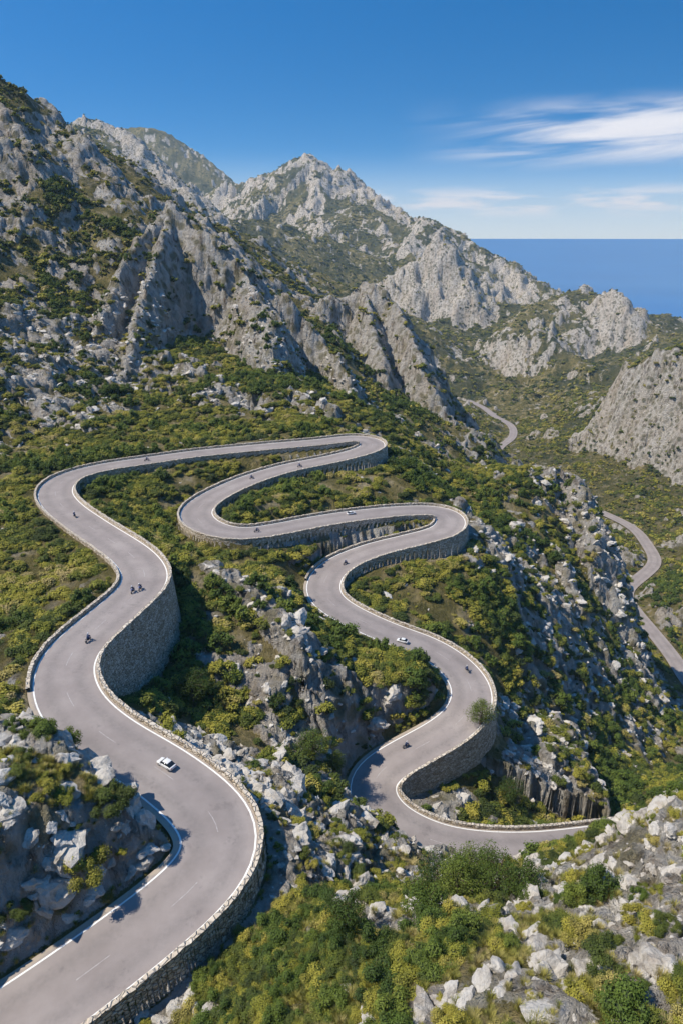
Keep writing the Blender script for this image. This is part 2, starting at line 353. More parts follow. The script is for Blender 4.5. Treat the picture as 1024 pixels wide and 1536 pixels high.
# ---------------- materials -----------------
class NT:
    def __init__(s,name):
        s.m=bpy.data.materials.new(name);s.m.use_nodes=True;s.t=s.m.node_tree;s.t.nodes.clear()
        s.out=s.n('ShaderNodeOutputMaterial')
    def n(s,t,**k):
        nd=s.t.nodes.new(t)
        for a,b in k.items(): setattr(nd,a,b)
        return nd
    def l(s,a,b): s.t.links.new(a,b)
    def val(s,nd,i,v):
        if isinstance(v,bpy.types.NodeSocket): s.l(v,nd.inputs[i])
        else: nd.inputs[i].default_value=v
    def noise(s,vec,scale,detail=4,rough=.55,dist=0):
        nd=s.n('ShaderNodeTexNoise');s.l(vec,nd.inputs['Vector']);nd.inputs['Scale'].default_value=scale;nd.inputs['Detail'].default_value=detail;nd.inputs['Roughness'].default_value=rough;nd.inputs['Distortion'].default_value=dist
        return nd.outputs['Fac']
    def vor(s,vec,scale,feature='F1',out='Distance'):
        nd=s.n('ShaderNodeTexVoronoi',feature=feature);s.l(vec,nd.inputs['Vector']);nd.inputs['Scale'].default_value=scale
        return nd.outputs[out]
    def math(s,op,a,b=0,c=0,clamp=False):
        nd=s.n('ShaderNodeMath',operation=op,use_clamp=clamp);s.val(nd,0,a);s.val(nd,1,b);s.val(nd,2,c);return nd.outputs[0]
    def mr(s,v,a,b,c=0,d=1):
        nd=s.n('ShaderNodeMapRange');s.val(nd,0,v)
        for i,x in enumerate((a,b,c,d)): s.val(nd,i+1,x)
        return nd.outputs[0]
    def mix(s,f,a,b,blend='MIX'):
        nd=s.n('ShaderNodeMix',data_type='RGBA',blend_type=blend);s.val(nd,0,f)
        for i,x in((6,a),(7,b)):
            if isinstance(x,tuple): nd.inputs[i].default_value=(*x,1)
            else: s.l(x,nd.inputs[i])
        return nd.outputs[2]
    def ramp(s,f,stops):
        nd=s.n('ShaderNodeValToRGB');s.l(f,nd.inputs[0]);e=nd.color_ramp.elements
        while len(e)<len(stops): e.new(.5)
        for el,(p,c) in zip(e,stops): el.position=p;el.color=(*c,1)
        return nd.outputs[0]
    def attr(s,name):
        nd=s.n('ShaderNodeAttribute',attribute_name=name);return nd.outputs['Fac']
    def bsdf(s,col,rough=.9,spec=.2,bump=None,bd=.3,bs=1.0,metal=0):
        b=s.n('ShaderNodeBsdfPrincipled')
        if isinstance(col,tuple): b.inputs['Base Color'].default_value=(*col,1)
        else: s.l(col,b.inputs['Base Color'])
        s.val(b,'Roughness',rough);b.inputs['Specular IOR Level'].default_value=spec;b.inputs['Metallic'].default_value=metal
        if bump is not None:
            bp=s.n('ShaderNodeBump');bp.inputs['Distance'].default_value=bd;bp.inputs['Strength'].default_value=bs;s.l(bump,bp.inputs['Height']);s.l(bp.outputs[0],b.inputs['Normal'])
        s.l(b.outputs[0],s.out.inputs[0]);return b
def rock_color(s,pos,big=None):
    med=s.noise(pos,.6,4,.65)
    mp=s.n('ShaderNodeMapping');s.l(pos,mp.inputs[0]);mp.inputs['Scale'].default_value=(1,1,.35)
    st=s.noise(mp.outputs[0],.35,7,.75,.3)
    col=s.ramp(st,[(.35,(.14,.115,.09)),(.42,(.45,.40,.335)),(.49,(.68,.63,.55)),(.62,(.82,.78,.71))])
    if big is not None: col=s.mix(s.mr(big,.45,.7,0,.45),col,(.58,.47,.35))
    col=s.mix(s.mr(med,.57,.75,0,.6),col,(.47,.33,.21))
    return col,st,med
s=NT('terrain')
geo=s.n('ShaderNodeNewGeometry');pos=geo.outputs['Position']
rat=s.attr('rock');dist=s.attr('range');n1=s.attr('patches');forest=s.attr('woodland');big=s.attr('tone');nf=s.attr('far_mix')
rc,st,med=rock_color(s,pos,big)
n2=s.noise(pos,.9,4,.6);n4=s.noise(pos,5,2,.6)
veg=s.ramp(n1,[(.3,(.13,.12,.035)),(.45,(.25,.21,.065)),(.55,(.40,.32,.14)),(.7,(.56,.47,.31))])
veg=s.mix(s.mr(n2,.5,.75,0,.5),veg,(.15,.155,.04))
veg=s.mix(s.mr(n4,.5,.7,0,.5),veg,(.48,.40,.26))
v1=s.vor(pos,.22);v2=s.vor(pos,.55)
sp=s.math('MULTIPLY',s.mr(v1,.55,.32),s.mr(n1,.35,.55))
sp2=s.math('MULTIPLY',s.mr(v2,.5,.35),s.mr(n2,.35,.5))
spm=s.math('MAXIMUM',sp,s.math('MULTIPLY',sp2,.8))
far=s.mr(dist,200,700)
veg=s.mix(s.math('MULTIPLY',spm,s.mr(far,0,1,.4,.8)),veg,(.075,.09,.022))
vf=s.vor(pos,.085);vff=s.math('MULTIPLY',s.math('MULTIPLY',s.mr(vf,.5,.3),s.mr(n1,.4,.55)),far)
veg=s.mix(vff,veg,(.055,.07,.025))
veg=s.mix(s.math('MULTIPLY',forest,.7),veg,(.06,.075,.035))
rf=s.math('ADD',rat,s.math('MULTIPLY',s.math('SUBTRACT',n2,.5),.9))
rf=s.math('ADD',rf,s.math('MULTIPLY',s.math('SUBTRACT',n4,.5),.5))
rf=s.math('ADD',rf,nf)
rf=s.mr(rf,.40,.55)
rf=s.math('MULTIPLY',rf,s.math('SUBTRACT',1,s.math('MULTIPLY',sp,.75)))
col=s.mix(rf,veg,rc)
bh=s.math('ADD',s.math('MULTIPLY',n2,1.8),s.math('MULTIPLY',s.math('ABSOLUTE',s.math('SUBTRACT',st,.5)),8))
bh=s.math('ADD',bh,s.math('MULTIPLY',spm,.6));bh=s.math('ADD',bh,s.math('MULTIPLY',n4,.3))
s.bsdf(col,.95,.12,bh,1.0,1.0)
M_TER=s.m
s=NT('asphalt');geo=s.n('ShaderNodeNewGeometry');pos=geo.outputs['Position']
a=s.noise(pos,.18,5,.65);b=s.noise(pos,30,3,.7);cc=s.noise(pos,2,5,.7)
lat=s.attr('lat')
col=s.ramp(a,[(.3,(.27,.232,.215)),(.5,(.325,.282,.263)),(.7,(.385,.338,.312))])
col=s.mix(s.mr(b,.3,.7,0,.3),col,(.20,.178,.165))
trk=s.math('ABSOLUTE',s.math('SUBTRACT',s.math('ABSOLUTE',lat),1.9))
col=s.mix(s.math('MULTIPLY',s.mr(trk,1.1,.2),s.mr(cc,.3,.7,.1,.7)),col,(.21,.187,.175))
col=s.mix(s.math('MULTIPLY',s.mr(s.noise(pos,.5,5,.75),.6,.68),.45),col,(.18,.158,.15))
col=s.mix(s.mr(s.math('ADD',s.math('ABSOLUTE',lat),s.mr(cc,.3,.7,-.3,.3)),3.7,4.2,0,.75),col,(.46,.38,.28))
s.bsdf(col,.9,.25,b,.01,.6);M_ASP=s.m
s=NT('road_paint');geo=s.n('ShaderNodeNewGeometry');pos=geo.outputs['Position']
col=s.mix(s.mr(s.noise(pos,3,5,.7),.52,.75,0,.6),(.85,.84,.80),(.38,.35,.33));s.bsdf(col,.7,.3);M_PAINT=s.m
s=NT('faded_paint');geo=s.n('ShaderNodeNewGeometry');pos=geo.outputs['Position']
col=s.mix(s.mr(s.noise(pos,3,5,.7),.35,.6,0,.9),(.5,.47,.45),(.32,.28,.265));s.bsdf(col,.8,.3);M_FADE=s.m
s=NT('dry_stone');geo=s.n('ShaderNodeNewGeometry');pos=geo.outputs['Position']
mp=s.n('ShaderNodeMapping');s.l(pos,mp.inputs[0]);mp.inputs['Scale'].default_value=(1,1,1.7)
vn=s.n('ShaderNodeTexVoronoi',feature='F1');s.l(mp.outputs[0],vn.inputs['Vector']);vn.inputs['Scale'].default_value=1.7
ve=s.vor(mp.outputs[0],1.7,'DISTANCE_TO_EDGE')
sep=s.n('ShaderNodeSeparateColor');s.l(vn.outputs['Color'],sep.inputs[0])
col=s.ramp(sep.outputs[0],[(0,(.44,.35,.24)),(.35,(.62,.52,.38)),(.7,(.74,.65,.52)),(1,(.82,.75,.63))])
col=s.mix(s.mr(s.noise(pos,6,4,.6),.4,.7,0,.45),col,(.44,.34,.23))
col=s.mix(s.mr(s.noise(pos,.4,4,.6),.5,.65,0,.4),col,(.38,.31,.22))
col=s.mix(s.mr(ve,.06,.015),col,(.16,.125,.09))
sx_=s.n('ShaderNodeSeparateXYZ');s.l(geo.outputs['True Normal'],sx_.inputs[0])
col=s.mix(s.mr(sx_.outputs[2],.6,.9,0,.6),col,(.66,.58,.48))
h=s.math('ADD',s.mr(ve,0,.14),s.math('MULTIPLY',s.noise(pos,8,4,.6),.5))
s.bsdf(col,.95,.15,h,.16,1);M_WALL=s.m
def foliage(name,stops,dark):
    s=NT(name);oi=s.n('ShaderNodeObjectInfo');geo=s.n('ShaderNodeNewGeometry')
    reg=s.noise(geo.outputs['Position'],.06,3,.6)
    f=s.math('ADD',s.math('MULTIPLY',oi.outputs['Random'],.8),s.math('MULTIPLY',s.math('SUBTRACT',reg,.45),1.4),clamp=True)
    col=s.ramp(f,stops)
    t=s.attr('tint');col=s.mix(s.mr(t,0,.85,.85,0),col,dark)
    b=s.n('ShaderNodeBsdfPrincipled');s.l(col,b.inputs['Base Color']);b.inputs['Roughness'].default_value=.65;b.inputs['Specular IOR Level'].default_value=.25
    tr=s.n('ShaderNodeBsdfTranslucent');c2=s.mix(.35,col,(.4,.38,.03));s.l(c2,tr.inputs[0])
    mx=s.n('ShaderNodeMixShader');mx.inputs[0].default_value=.22;s.l(b.outputs[0],mx.inputs[1]);s.l(tr.outputs[0],mx.inputs[2]);s.l(mx.outputs[0],s.out.inputs[0])
    return s.m
M_SHR=foliage('shrub_leaves',[(0,(.06,.085,.022)),(.25,(.12,.155,.028)),(.5,(.28,.285,.038)),(.78,(.47,.41,.065)),(1,(.54,.43,.18))],(.028,.038,.012))
M_PINE=foliage('pine_leaves',[(0,(.06,.10,.018)),(.5,(.12,.175,.027)),(1,(.22,.26,.04))],(.02,.032,.01))
M_GRS=foliage('grass_blades',[(0,(.24,.27,.055)),(.5,(.46,.42,.11)),(1,(.64,.53,.26))],(.2,.17,.05))
s=NT('bark');s.bsdf((.16,.115,.08));M_BARK=s.m
s=NT('limestone');geo=s.n('ShaderNodeNewGeometry');rc,st,med=rock_color(s,geo.outputs['Position'])
s.bsdf(s.mix(.4,rc,(.48,.44,.385)),.95,.12,s.noise(geo.outputs['Position'],2.5,6,.7),.35,1);M_ROCK=s.m
V=np.stack([X,Y,Z],-1).reshape(-1,3)
me=grid_mesh('terrain',V,NR,NC);attr(me,'rock',rk);attr(me,'range',Rr)
attr(me,'patches',np.clip(.5+.30*fbm(X0/8,Y0/8,4,70),0,1));fo=.5+.30*fbm(X0/130,Y0/130,6,80,.7)
attr(me,'woodland',sstep(.46,.56,fo)*sstep(300,800,Rr));attr(me,'tone',np.clip(.5+.3*fbm(X0/22,Y0/22,3,90),0,1))
attr(me,'far_mix',(.38*fbm(X0/14+.2*Z/14,Y0/14,5,95,.75)+.05)*(.25+1.9*sstep(200,700,Rr)))
link('terrain',me,M_TER)
log('terrain mesh')
me=bpy.data.meshes.new('sea');ZS=-430;seg=96;vs=[(0,0,ZS)]+[(160000*math.sin(2*math.pi*i/seg),160000*math.cos(2*math.pi*i/seg),ZS) for i in range(seg)]
me.from_pydata(vs,[],[(0,1+(i+1)%seg,1+i) for i in range(seg)]);me.update()
s=NT('sea_water');geo=s.n('ShaderNodeNewGeometry')
w=s.noise(geo.outputs['Position'],.02,6,.6);big=s.noise(geo.outputs['Position'],.0006,3,.5)
s.bsdf(s.mix(s.mr(big,.35,.65),(.010,.13,.42),(.018,.165,.48)),.45,.18,w,3,.5);link('sea',me,s.m)
# ---------------- road meshes -----------------
def strip(name,C,N,offs,zs,mat,lat=None):
    n=len(C);k=len(offs);V=np.zeros((n,k,3))
    for j,o in enumerate(offs):
        V[:,j,:2]=C[:,:2]+N*o;V[:,j,2]=C[:,2]+zs[j]
    me=grid_mesh(name,V.reshape(-1,3),n,k)
    attr(me,'lat',np.tile(np.array(offs,np.float32),n));return link(name,me,mat)
offs=np.linspace(-HW-.45,HW+.45,13);strip('road',RC,RN,offs,[0]*13,M_ASP)
def dashes(C,N,o,w,a,b,z=.012,per=None,on_=None):
    Vs=[];Fs=[];i=a
    while i<b-1:
        if per is None or (i%per)<on_:
            b0=len(Vs)
            for kk in (i,i+1):
                for oo in (o-w/2,o+w/2):
                    p=C[kk,:2]+N[kk]*oo;Vs.append((p[0],p[1],C[kk,2]+z))
            Fs.append((b0,b0+1,b0+3,b0+2))
        i+=1
    return Vs,Fs
L=len(RC)
def paintobj(name,specs,mat):
    Vs=[];Fs=[]
    for o,w,per,on_ in specs:
        v_,f_=dashes(RC,RN,o,w,0,L,per=per,on_=on_);b0=len(Vs);Vs+=v_;Fs+=[tuple(b0+i for i in f) for f in f_]
    me=bpy.data.meshes.new(name);me.from_pydata(Vs,[],Fs);me.update();link(name,me,mat)
paintobj('road_edge_lines',((-HW+.3,.19,None,None),(HW-.3,.19,None,None)),M_PAINT)
paintobj('road_centre_line',((0,.09,9,3),),M_FADE)
offs=np.linspace(-VHW,VHW,5);strip('road',VC,VN,offs,[.25]*5,M_ASP)
# ---------------- walls -----------------
def wall(C,N,side,hw,a,b,par_h=.62,th=.42):
    S=np.arange(a,b-1,.35);i=np.clip(S.astype(int),0,len(C)-2);f=(S-i)[:,None]
    c=C[i]*(1-f)+C[i+1]*f;nn=N[i]*(1-f)+N[i+1]*f
    dep=c[:,3 if side<0 else 4];n=len(c)
    top=par_h+.10*perlin(S/1.1,S*0+side*3.3,50)+.08*perlin(S/.45,S*0,51)
    o1=hw+.05;o2=hw+.05+th
    prof=[(o1,-.3+0*top),(o1-.02,.4*top),(o1,top),(o2+.04,top),(o2+.04,top-.22),(o2,top-.24)]
    k=14
    for j in range(1,k+1):
        h=(top-.24)-(top+np.maximum(dep,0)*1.05+1.8)*j/k
        prof.append((o2+.10*j*np.maximum(dep,0)/12,h))
    V=np.zeros((n,len(prof),3))
    for j,(o,h) in enumerate(prof):
        V[:,j,:2]=c[:,:2]+nn*(np.ones(n)*o*side)[:,None];V[:,j,2]=c[:,2]+h
    flat=V.reshape(-1,3);ds=perlin3(flat[:,0]/.5,flat[:,1]/.5,flat[:,2]/.35,3)*.09
    nr=np.repeat(nn,len(prof),0)*side;flat[:,0]+=nr[:,0]*ds;flat[:,1]+=nr[:,1]*ds
    me=grid_mesh('stone_wall',flat,n,len(prof))
    me.polygons.foreach_set('use_smooth',np.zeros(len(me.polygons),bool))
    return link('stone_wall',me,M_WALL)
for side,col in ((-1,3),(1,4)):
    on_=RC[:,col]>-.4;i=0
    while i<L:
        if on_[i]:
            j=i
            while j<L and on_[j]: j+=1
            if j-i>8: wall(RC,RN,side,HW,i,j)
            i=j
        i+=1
# ---------------- prototypes -----------------
def leafmesh(name,nleaf,size,lumps,seed,flat=.75,mat=None,core=True,up=0.5,lr=(.18,.42)):
    r=np.random.default_rng(seed)
    ph=r.uniform(0,2*np.pi,lumps);rad=np.sqrt(r.uniform(0,1,lumps))*.72
    ls=r.uniform(lr[0],lr[1],lumps)
    lc=np.stack([rad*np.cos(ph),rad*np.sin(ph),r.uniform(.1,.68,lumps)*flat*1.15*(1.15-rad)],1)
    li=r.choice(lumps,nleaf,p=ls**2/np.sum(ls**2));d=r.normal(size=(nleaf,3));d/=np.linalg.norm(d,axis=1)[:,None];d[:,2]=np.where(d[:,2]<-.3,-d[:,2],d[:,2])
    rr=ls[li]*(1+r.normal(0,.16,nleaf))
    c=lc[li]+d*rr[:,None];c[:,2]=np.maximum(c[:,2],.0)
    nrm=d+r.normal(0,.45,(nleaf,3));nrm[:,2]+=up;nrm/=np.linalg.norm(nrm,axis=1)[:,None]
    t=np.cross(nrm,r.normal(size=(nleaf,3)));t/=np.linalg.norm(t,axis=1)[:,None];b=np.cross(nrm,t)
    sz=size*r.uniform(.6,1.3,nleaf)[:,None]
    V=np.stack([c-t*sz,c-b*sz*.55,c+t*sz,c+b*sz*.55],1).reshape(-1,3)
    F=np.arange(nleaf*4).reshape(-1,4)
    lt=r.uniform(-.25,.25,lumps)
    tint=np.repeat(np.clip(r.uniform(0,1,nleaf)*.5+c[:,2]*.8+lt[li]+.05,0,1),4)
    Vs=[tuple(v) for v in V];Fs=[tuple(int(i) for i in f) for f in F];tn=list(tint)
    if core:
        for k in range(lumps):
            bm=bmesh.new();bmesh.ops.create_icosphere(bm,subdivisions=1,radius=ls[k]*.78);b0=len(Vs)
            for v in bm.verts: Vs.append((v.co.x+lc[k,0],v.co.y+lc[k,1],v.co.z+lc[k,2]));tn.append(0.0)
            for f in bm.faces: Fs.append(tuple(b0+v.index for v in f.verts))
            bm.free()
    me=bpy.data.meshes.new(name);me.from_pydata(Vs,[],Fs);me.update();attr(me,'tint',np.array(tn))
    me.materials.append(mat or M_SHR);return me
def collection(name,meshes):
    c=bpy.data.collections.new(name)
    for i,m in enumerate(meshes):
        o=bpy.data.objects.new('%s_variant_%s'%(name,'abcdefghijkl'[i]),m);c.objects.link(o)
    return c
def rockmesh(name,seed,sub=3):
    bm=bmesh.new();bmesh.ops.create_icosphere(bm,subdivisions=sub,radius=1)
    V=np.array([v.co[:] for v in bm.verts]);r=np.random.default_rng(seed)
    pl=r.normal(size=(14,3));pl/=np.linalg.norm(pl,axis=1)[:,None];off=r.uniform(.5,.95,14)
    dd=V@pl.T;k=np.where(dd>1e-3,off/np.maximum(dd,1e-3),9).min(1);V=V*np.minimum(k,1.25)[:,None]
    V=V+ (V*perlin3(V[:,0]*2.5+seed,V[:,1]*2.5,V[:,2]*2.5,seed)[:,None]*.3)
    V[:,2]*=.62;V[:,0]*=r.uniform(.8,1.35)
    for v,c in zip(bm.verts,V): v.co=c
    me=bpy.data.meshes.new(name);bm.to_mesh(me);bm.free();me.materials.append(M_ROCK);return me
def grassmesh(name,n,seed):
    r=np.random.default_rng(seed);Vs=[];Fs=[];tn=[]
    for i in range(n):
        a=r.uniform(0,6.28);q=r.uniform(0,.5)**1;x=q*math.cos(a);y=q*math.sin(a);h=r.uniform(.4,1.0);l=r.uniform(.1,.5);w=.022
        ex,ey=math.cos(a)*l,math.sin(a)*l;px,py=-math.sin(a)*w,math.cos(a)*w;b=len(Vs)
        Vs+=[(x-px,y-py,0),(x+px,y+py,0),(x+ex*.4+px*.8,y+ey*.4+py*.8,h*.6),(x+ex*.4-px*.8,y+ey*.4-py*.8,h*.6),(x+ex,y+ey,h)]
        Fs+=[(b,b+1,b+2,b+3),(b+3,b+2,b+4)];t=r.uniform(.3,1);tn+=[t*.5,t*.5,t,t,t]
    me=bpy.data.meshes.new(name);me.from_pydata(Vs,[],Fs);me.update();attr(me,'tint',np.array(tn));me.materials.append(M_GRS);return me
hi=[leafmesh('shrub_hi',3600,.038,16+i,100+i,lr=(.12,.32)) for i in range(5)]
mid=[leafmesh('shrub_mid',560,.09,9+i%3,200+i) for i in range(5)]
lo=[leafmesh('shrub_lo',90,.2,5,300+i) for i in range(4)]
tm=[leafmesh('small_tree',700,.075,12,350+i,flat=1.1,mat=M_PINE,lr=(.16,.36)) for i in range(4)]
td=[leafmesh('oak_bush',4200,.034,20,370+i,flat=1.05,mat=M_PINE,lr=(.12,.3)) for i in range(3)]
rocks=[rockmesh('rock',400+i) for i in range(6)]
grs=[grassmesh('grass',150,500+i) for i in range(3)]
C_hi=collection('shrub_near',hi);C_mid=collection('shrub_middle',mid);C_lo=collection('shrub_far',lo);C_rock=collection('boulder',rocks);C_grs=collection('grass_tuft',grs);C_tm=collection('small_tree',tm);C_td=collection('oak_bush',td)
def scatter(name,coll,pts,scl,rot,idx):
    me=bpy.data.meshes.new(name);me.vertices.add(len(pts));me.vertices.foreach_set('co',np.ascontiguousarray(pts,np.float32).ravel());me.update()
    for nm,ar in(('scl',scl),('rot',rot)):
        a=me.attributes.new(nm,'FLOAT_VECTOR','POINT');a.data.foreach_set('vector',np.ascontiguousarray(ar,np.float32).ravel())
    a=me.attributes.new('idx','INT','POINT');a.data.foreach_set('value',idx.astype(np.int32))
    o=link(name,me)
    g=bpy.data.node_groups.new(name,'GeometryNodeTree')
    g.interface.new_socket('Geometry',in_out='INPUT',socket_type='NodeSocketGeometry');g.interface.new_socket('Geometry',in_out='OUTPUT',socket_type='NodeSocketGeometry')
    gi=g.nodes.new('NodeGroupInput');go=g.nodes.new('NodeGroupOutput');ip=g.nodes.new('GeometryNodeInstanceOnPoints');cn=g.nodes.new('GeometryNodeCollectionInfo')
    cn.inputs['Collection'].default_value=coll;cn.inputs['Separate Children'].default_value=True;cn.inputs['Reset Children'].default_value=True
    ip.inputs['Pick Instance'].default_value=True
    def na(nm,t):
        q=g.nodes.new('GeometryNodeInputNamedAttribute');q.data_type=t;q.inputs['Name'].default_value=nm;return q.outputs['Attribute']
    lk=g.links.new
    lk(gi.outputs[0],ip.inputs['Points']);lk(cn.outputs[0],ip.inputs['Instance']);lk(na('scl','FLOAT_VECTOR'),ip.inputs['Scale']);lk(na('rot','FLOAT_VECTOR'),ip.inputs['Rotation']);lk(na('idx','INT'),ip.inputs['Instance Index'])
    lk(ip.outputs[0],go.inputs[0])
    md=o.modifiers.new('scatter','NODES');md.node_group=g;return o
area=(np.gradient(rs)[:,None]*rs[:,None]*(az[1]-az[0])*np.ones((1,NC))).astype(np.float32)
azd=np.degrees(az)[None,:]*np.ones((NR,1));infov=(np.abs(azd)<np.where(Rr<80,50,36))
clump=.5+.9*perlin(X/16,Y/16,60)+.7*perlin(X/5,Y/5,61)
clump2=.55+1.0*perlin(X/120,Y/120,62)+.5*perlin(X/40,Y/40,63)
vegf=np.clip(1.05-rk*1.0,0.2,1)
above=Z>ZS+2
def pick(w,n):
    w=(w*area*infov*above).ravel().astype(np.float64);cs=np.cumsum(w);ii=np.searchsorted(cs,rng.uniform(0,cs[-1],n));return np.clip(ii,0,len(w)-1)
def mk(name,coll,nv,w,n,smin,smax,sink,flat=(.7,1.05),pw=1.6,clear=True,tilt=0):
    ii=pick(w,n);p=V[ii].copy();u=rng.uniform(0,1,n)**pw;sc=smin+(smax-smin)*u
    if clear:
        e=roadE.ravel()[ii];k=e>sc*.75+.7;ii=ii[k];p=p[k];sc=sc[k];n=len(ii)
    p[:,:2]+=rng.uniform(-.3,.3,(n,2))*np.clip(Rr.ravel()[ii]*.004,0,4)[:,None];p[:,2]-=sink*sc
    scl=np.stack([sc*rng.uniform(.85,1.2,n),sc*rng.uniform(.85,1.2,n),sc*rng.uniform(*flat,n)],1)
    rot=np.stack([rng.normal(0,.08+tilt,n),rng.normal(0,.08+tilt,n),rng.uniform(0,6.28,n)],1)
    scatter(name,coll,p,scl,rot,rng.integers(0,nv,n));return n
e=roadE
ok=(e>.9)
cl=np.clip(clump,.06,1.5)**1.2;cl2=np.clip(clump2,.15,1.5)
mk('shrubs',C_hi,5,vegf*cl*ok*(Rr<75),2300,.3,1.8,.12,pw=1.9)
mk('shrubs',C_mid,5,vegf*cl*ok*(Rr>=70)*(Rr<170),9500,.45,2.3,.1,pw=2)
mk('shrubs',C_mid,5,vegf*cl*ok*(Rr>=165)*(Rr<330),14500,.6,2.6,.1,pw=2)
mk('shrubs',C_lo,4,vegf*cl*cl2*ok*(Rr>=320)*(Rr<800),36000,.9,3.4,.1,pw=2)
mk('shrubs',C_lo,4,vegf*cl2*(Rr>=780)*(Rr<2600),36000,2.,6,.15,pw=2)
wood=np.clip(.15+1.3*perlin(X/30,Y/30,66)+.6*perlin(X/10,Y/10,67),0.02,1)**1.5
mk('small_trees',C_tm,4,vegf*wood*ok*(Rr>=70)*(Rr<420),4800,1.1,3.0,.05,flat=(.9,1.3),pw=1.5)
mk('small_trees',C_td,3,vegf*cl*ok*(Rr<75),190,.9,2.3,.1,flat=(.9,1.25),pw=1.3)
mk('grass',C_grs,3,np.clip(1.1-rk,.02,1)*ok*(Rr<68),7500,.3,.8,.02,clear=False)
mk('boulders',C_rock,6,(.05+rk)*(e>1.5)*(Rr<75),2000,.12,1.5,.3,pw=3,tilt=.2)
mk('boulders',C_rock,6,(.03+rk)*(e>2)*(Rr>=70)*(Rr<330),6500,.3,2.0,.35,pw=3,tilt=.2)
left=((X<-6)&(Y>33)&(Y<68)&(Rr<85))
mk('boulders',C_rock,6,left*rk*(e>.9),170,.6,2.6,.5,flat=(1.0,1.5),pw=1.6,clear=True,tilt=.3)
log('scatter')
def ground(x,y):
    r=math.hypot(x,y);a=math.atan2(x,y);i=int(np.searchsorted(rs,r));j=int(round((a-az[0])/(az[1]-az[0])))
    return float(Z[min(max(i,0),NR-1),min(max(j,0),NC-1)])
# ---------------- trees -----------------
def tube(Vs,Fs,p0,p1,r0,r1,n=7):
    p0=Vector(p0);p1=Vector(p1);d=(p1-p0).normalized();a=d.orthogonal().normalized();b=d.cross(a);b0=len(Vs)
    for p,r in((p0,r0),(p1,r1)):
        for k in range(n):
            t=2*math.pi*k/n;q=p+a*math.cos(t)*r+b*math.sin(t)*r;Vs.append(tuple(q))
    for k in range(n): Fs.append((b0+k,b0+(k+1)%n,b0+n+(k+1)%n,b0+n+k))
def tree(name,x,y,h,w,seed,nl=7000,mat=None):
    r=np.random.default_rng(seed);root=bpy.data.objects.new(name,None);scene.collection.objects.link(root);root.location=(x,y,ground(x,y)-.2)
    Vs=[];Fs=[];lean=r.normal(0,.04*h,2);p=[(0,0,0),(lean[0]*.4,lean[1]*.4,h*.35),(lean[0],lean[1],h*.7),(lean[0],lean[1],h*.92)]
    rad=[.045*h,.034*h,.018*h,.006*h]
    for k in range(3): tube(Vs,Fs,p[k],p[k+1],rad[k],rad[k+1],9)
    cc=[]
    for k in range(26):
        z=h*(.25+.7*(k/26)**.9);a=k*2.4+r.normal(0,.3);prof=math.sin(math.pi*min(1,(z/h-.12)/.95))**.7
        l=w*.5*prof*r.uniform(.6,1.1);sx=lean[0]*z/h;sy=lean[1]*z/h
        e=(sx+math.cos(a)*l,sy+math.sin(a)*l,z+l*.25);tube(Vs,Fs,(sx,sy,z-.1*h),e,.012*h,.004*h,5)
        cc.append((e[0],e[1],e[2],r.uniform(.13,.2)*w));cc.append((sx+math.cos(a)*l*.55,sy+math.sin(a)*l*.55,z+l*.2,r.uniform(.12,.19)*w))
    me=bpy.data.meshes.new('trunk');me.from_pydata(Vs,[],Fs);me.update();link('trunk',me,M_BARK,root)
    cc=np.array(cc);li=r.integers(0,len(cc),nl);d=r.normal(size=(nl,3));d/=np.linalg.norm(d,axis=1)[:,None]
    c=cc[li,:3]+d*(cc[li,3]*r.uniform(.5,1.1,nl))[:,None]*np.array([1,1,.7])
    nrm=d+r.normal(0,.5,(nl,3));nrm[:,2]+=.3;nrm/=np.linalg.norm(nrm,axis=1)[:,None];t=np.cross(nrm,r.normal(size=(nl,3)));t/=np.linalg.norm(t,axis=1)[:,None];b=np.cross(nrm,t)
    sz=(.085*r.uniform(.6,1.3,nl)*max(1,w/5))[:,None];VV=np.stack([c-t*sz,c-b*sz*.5,c+t*sz,c+b*sz*.5],1).reshape(-1,3)
    me=bpy.data.meshes.new('crown');me.from_pydata([tuple(v) for v in VV],[],[tuple(range(4*i,4*i+4)) for i in range(nl)]);me.update()
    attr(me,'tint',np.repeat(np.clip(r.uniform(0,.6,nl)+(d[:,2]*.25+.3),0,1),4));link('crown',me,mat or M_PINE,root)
for i,(x,y,h,w) in enumerate([(12.5,49.1,6,5.5),(9.4,48,4.5,5),(15,47.3,5,5),(13.9,51.1,5,4.5),(-4.3,83.9,4,5),(0.4,39.3,4.2,3.6),(-28.7,56.7,3.6,3),(7.2,40.6,3,3.6),(-1.3,85.9,3.5,4),(-23,87.8,5,6),(29.3,92.7,4,5),(24.4,97.9,5,5),(33.7,84.1,4,4),(45.6,187.7,5,6),(16.5,45,3.2,4),(11,46.5,4.5,4.5)]):
    tree('pine_tree' if h>3.7 else 'small_oak_tree',x,y,h,w,900+i)
for i,(x,y,sx) in enumerate([(-24,45.5,3.4),(-21.9,49.9,2.7),(-28.2,41.9,1.8),(6.5,27.7,1.4),(21.4,31.5,1.2),(-30.4,51.5,1.5),(18.6,31.9,1.1),(2.3,33.1,1.4),(-3.5,40.4,1.6)]):
    me=leafmesh('shrub',9000,.026,26,700+i,flat=.85,lr=(.1,.27))
    o=link('round_shrub',me);o.location=(x,y,ground(x,y)-.2);o.scale=(sx,sx,sx);o.rotation_euler=(0,0,i)
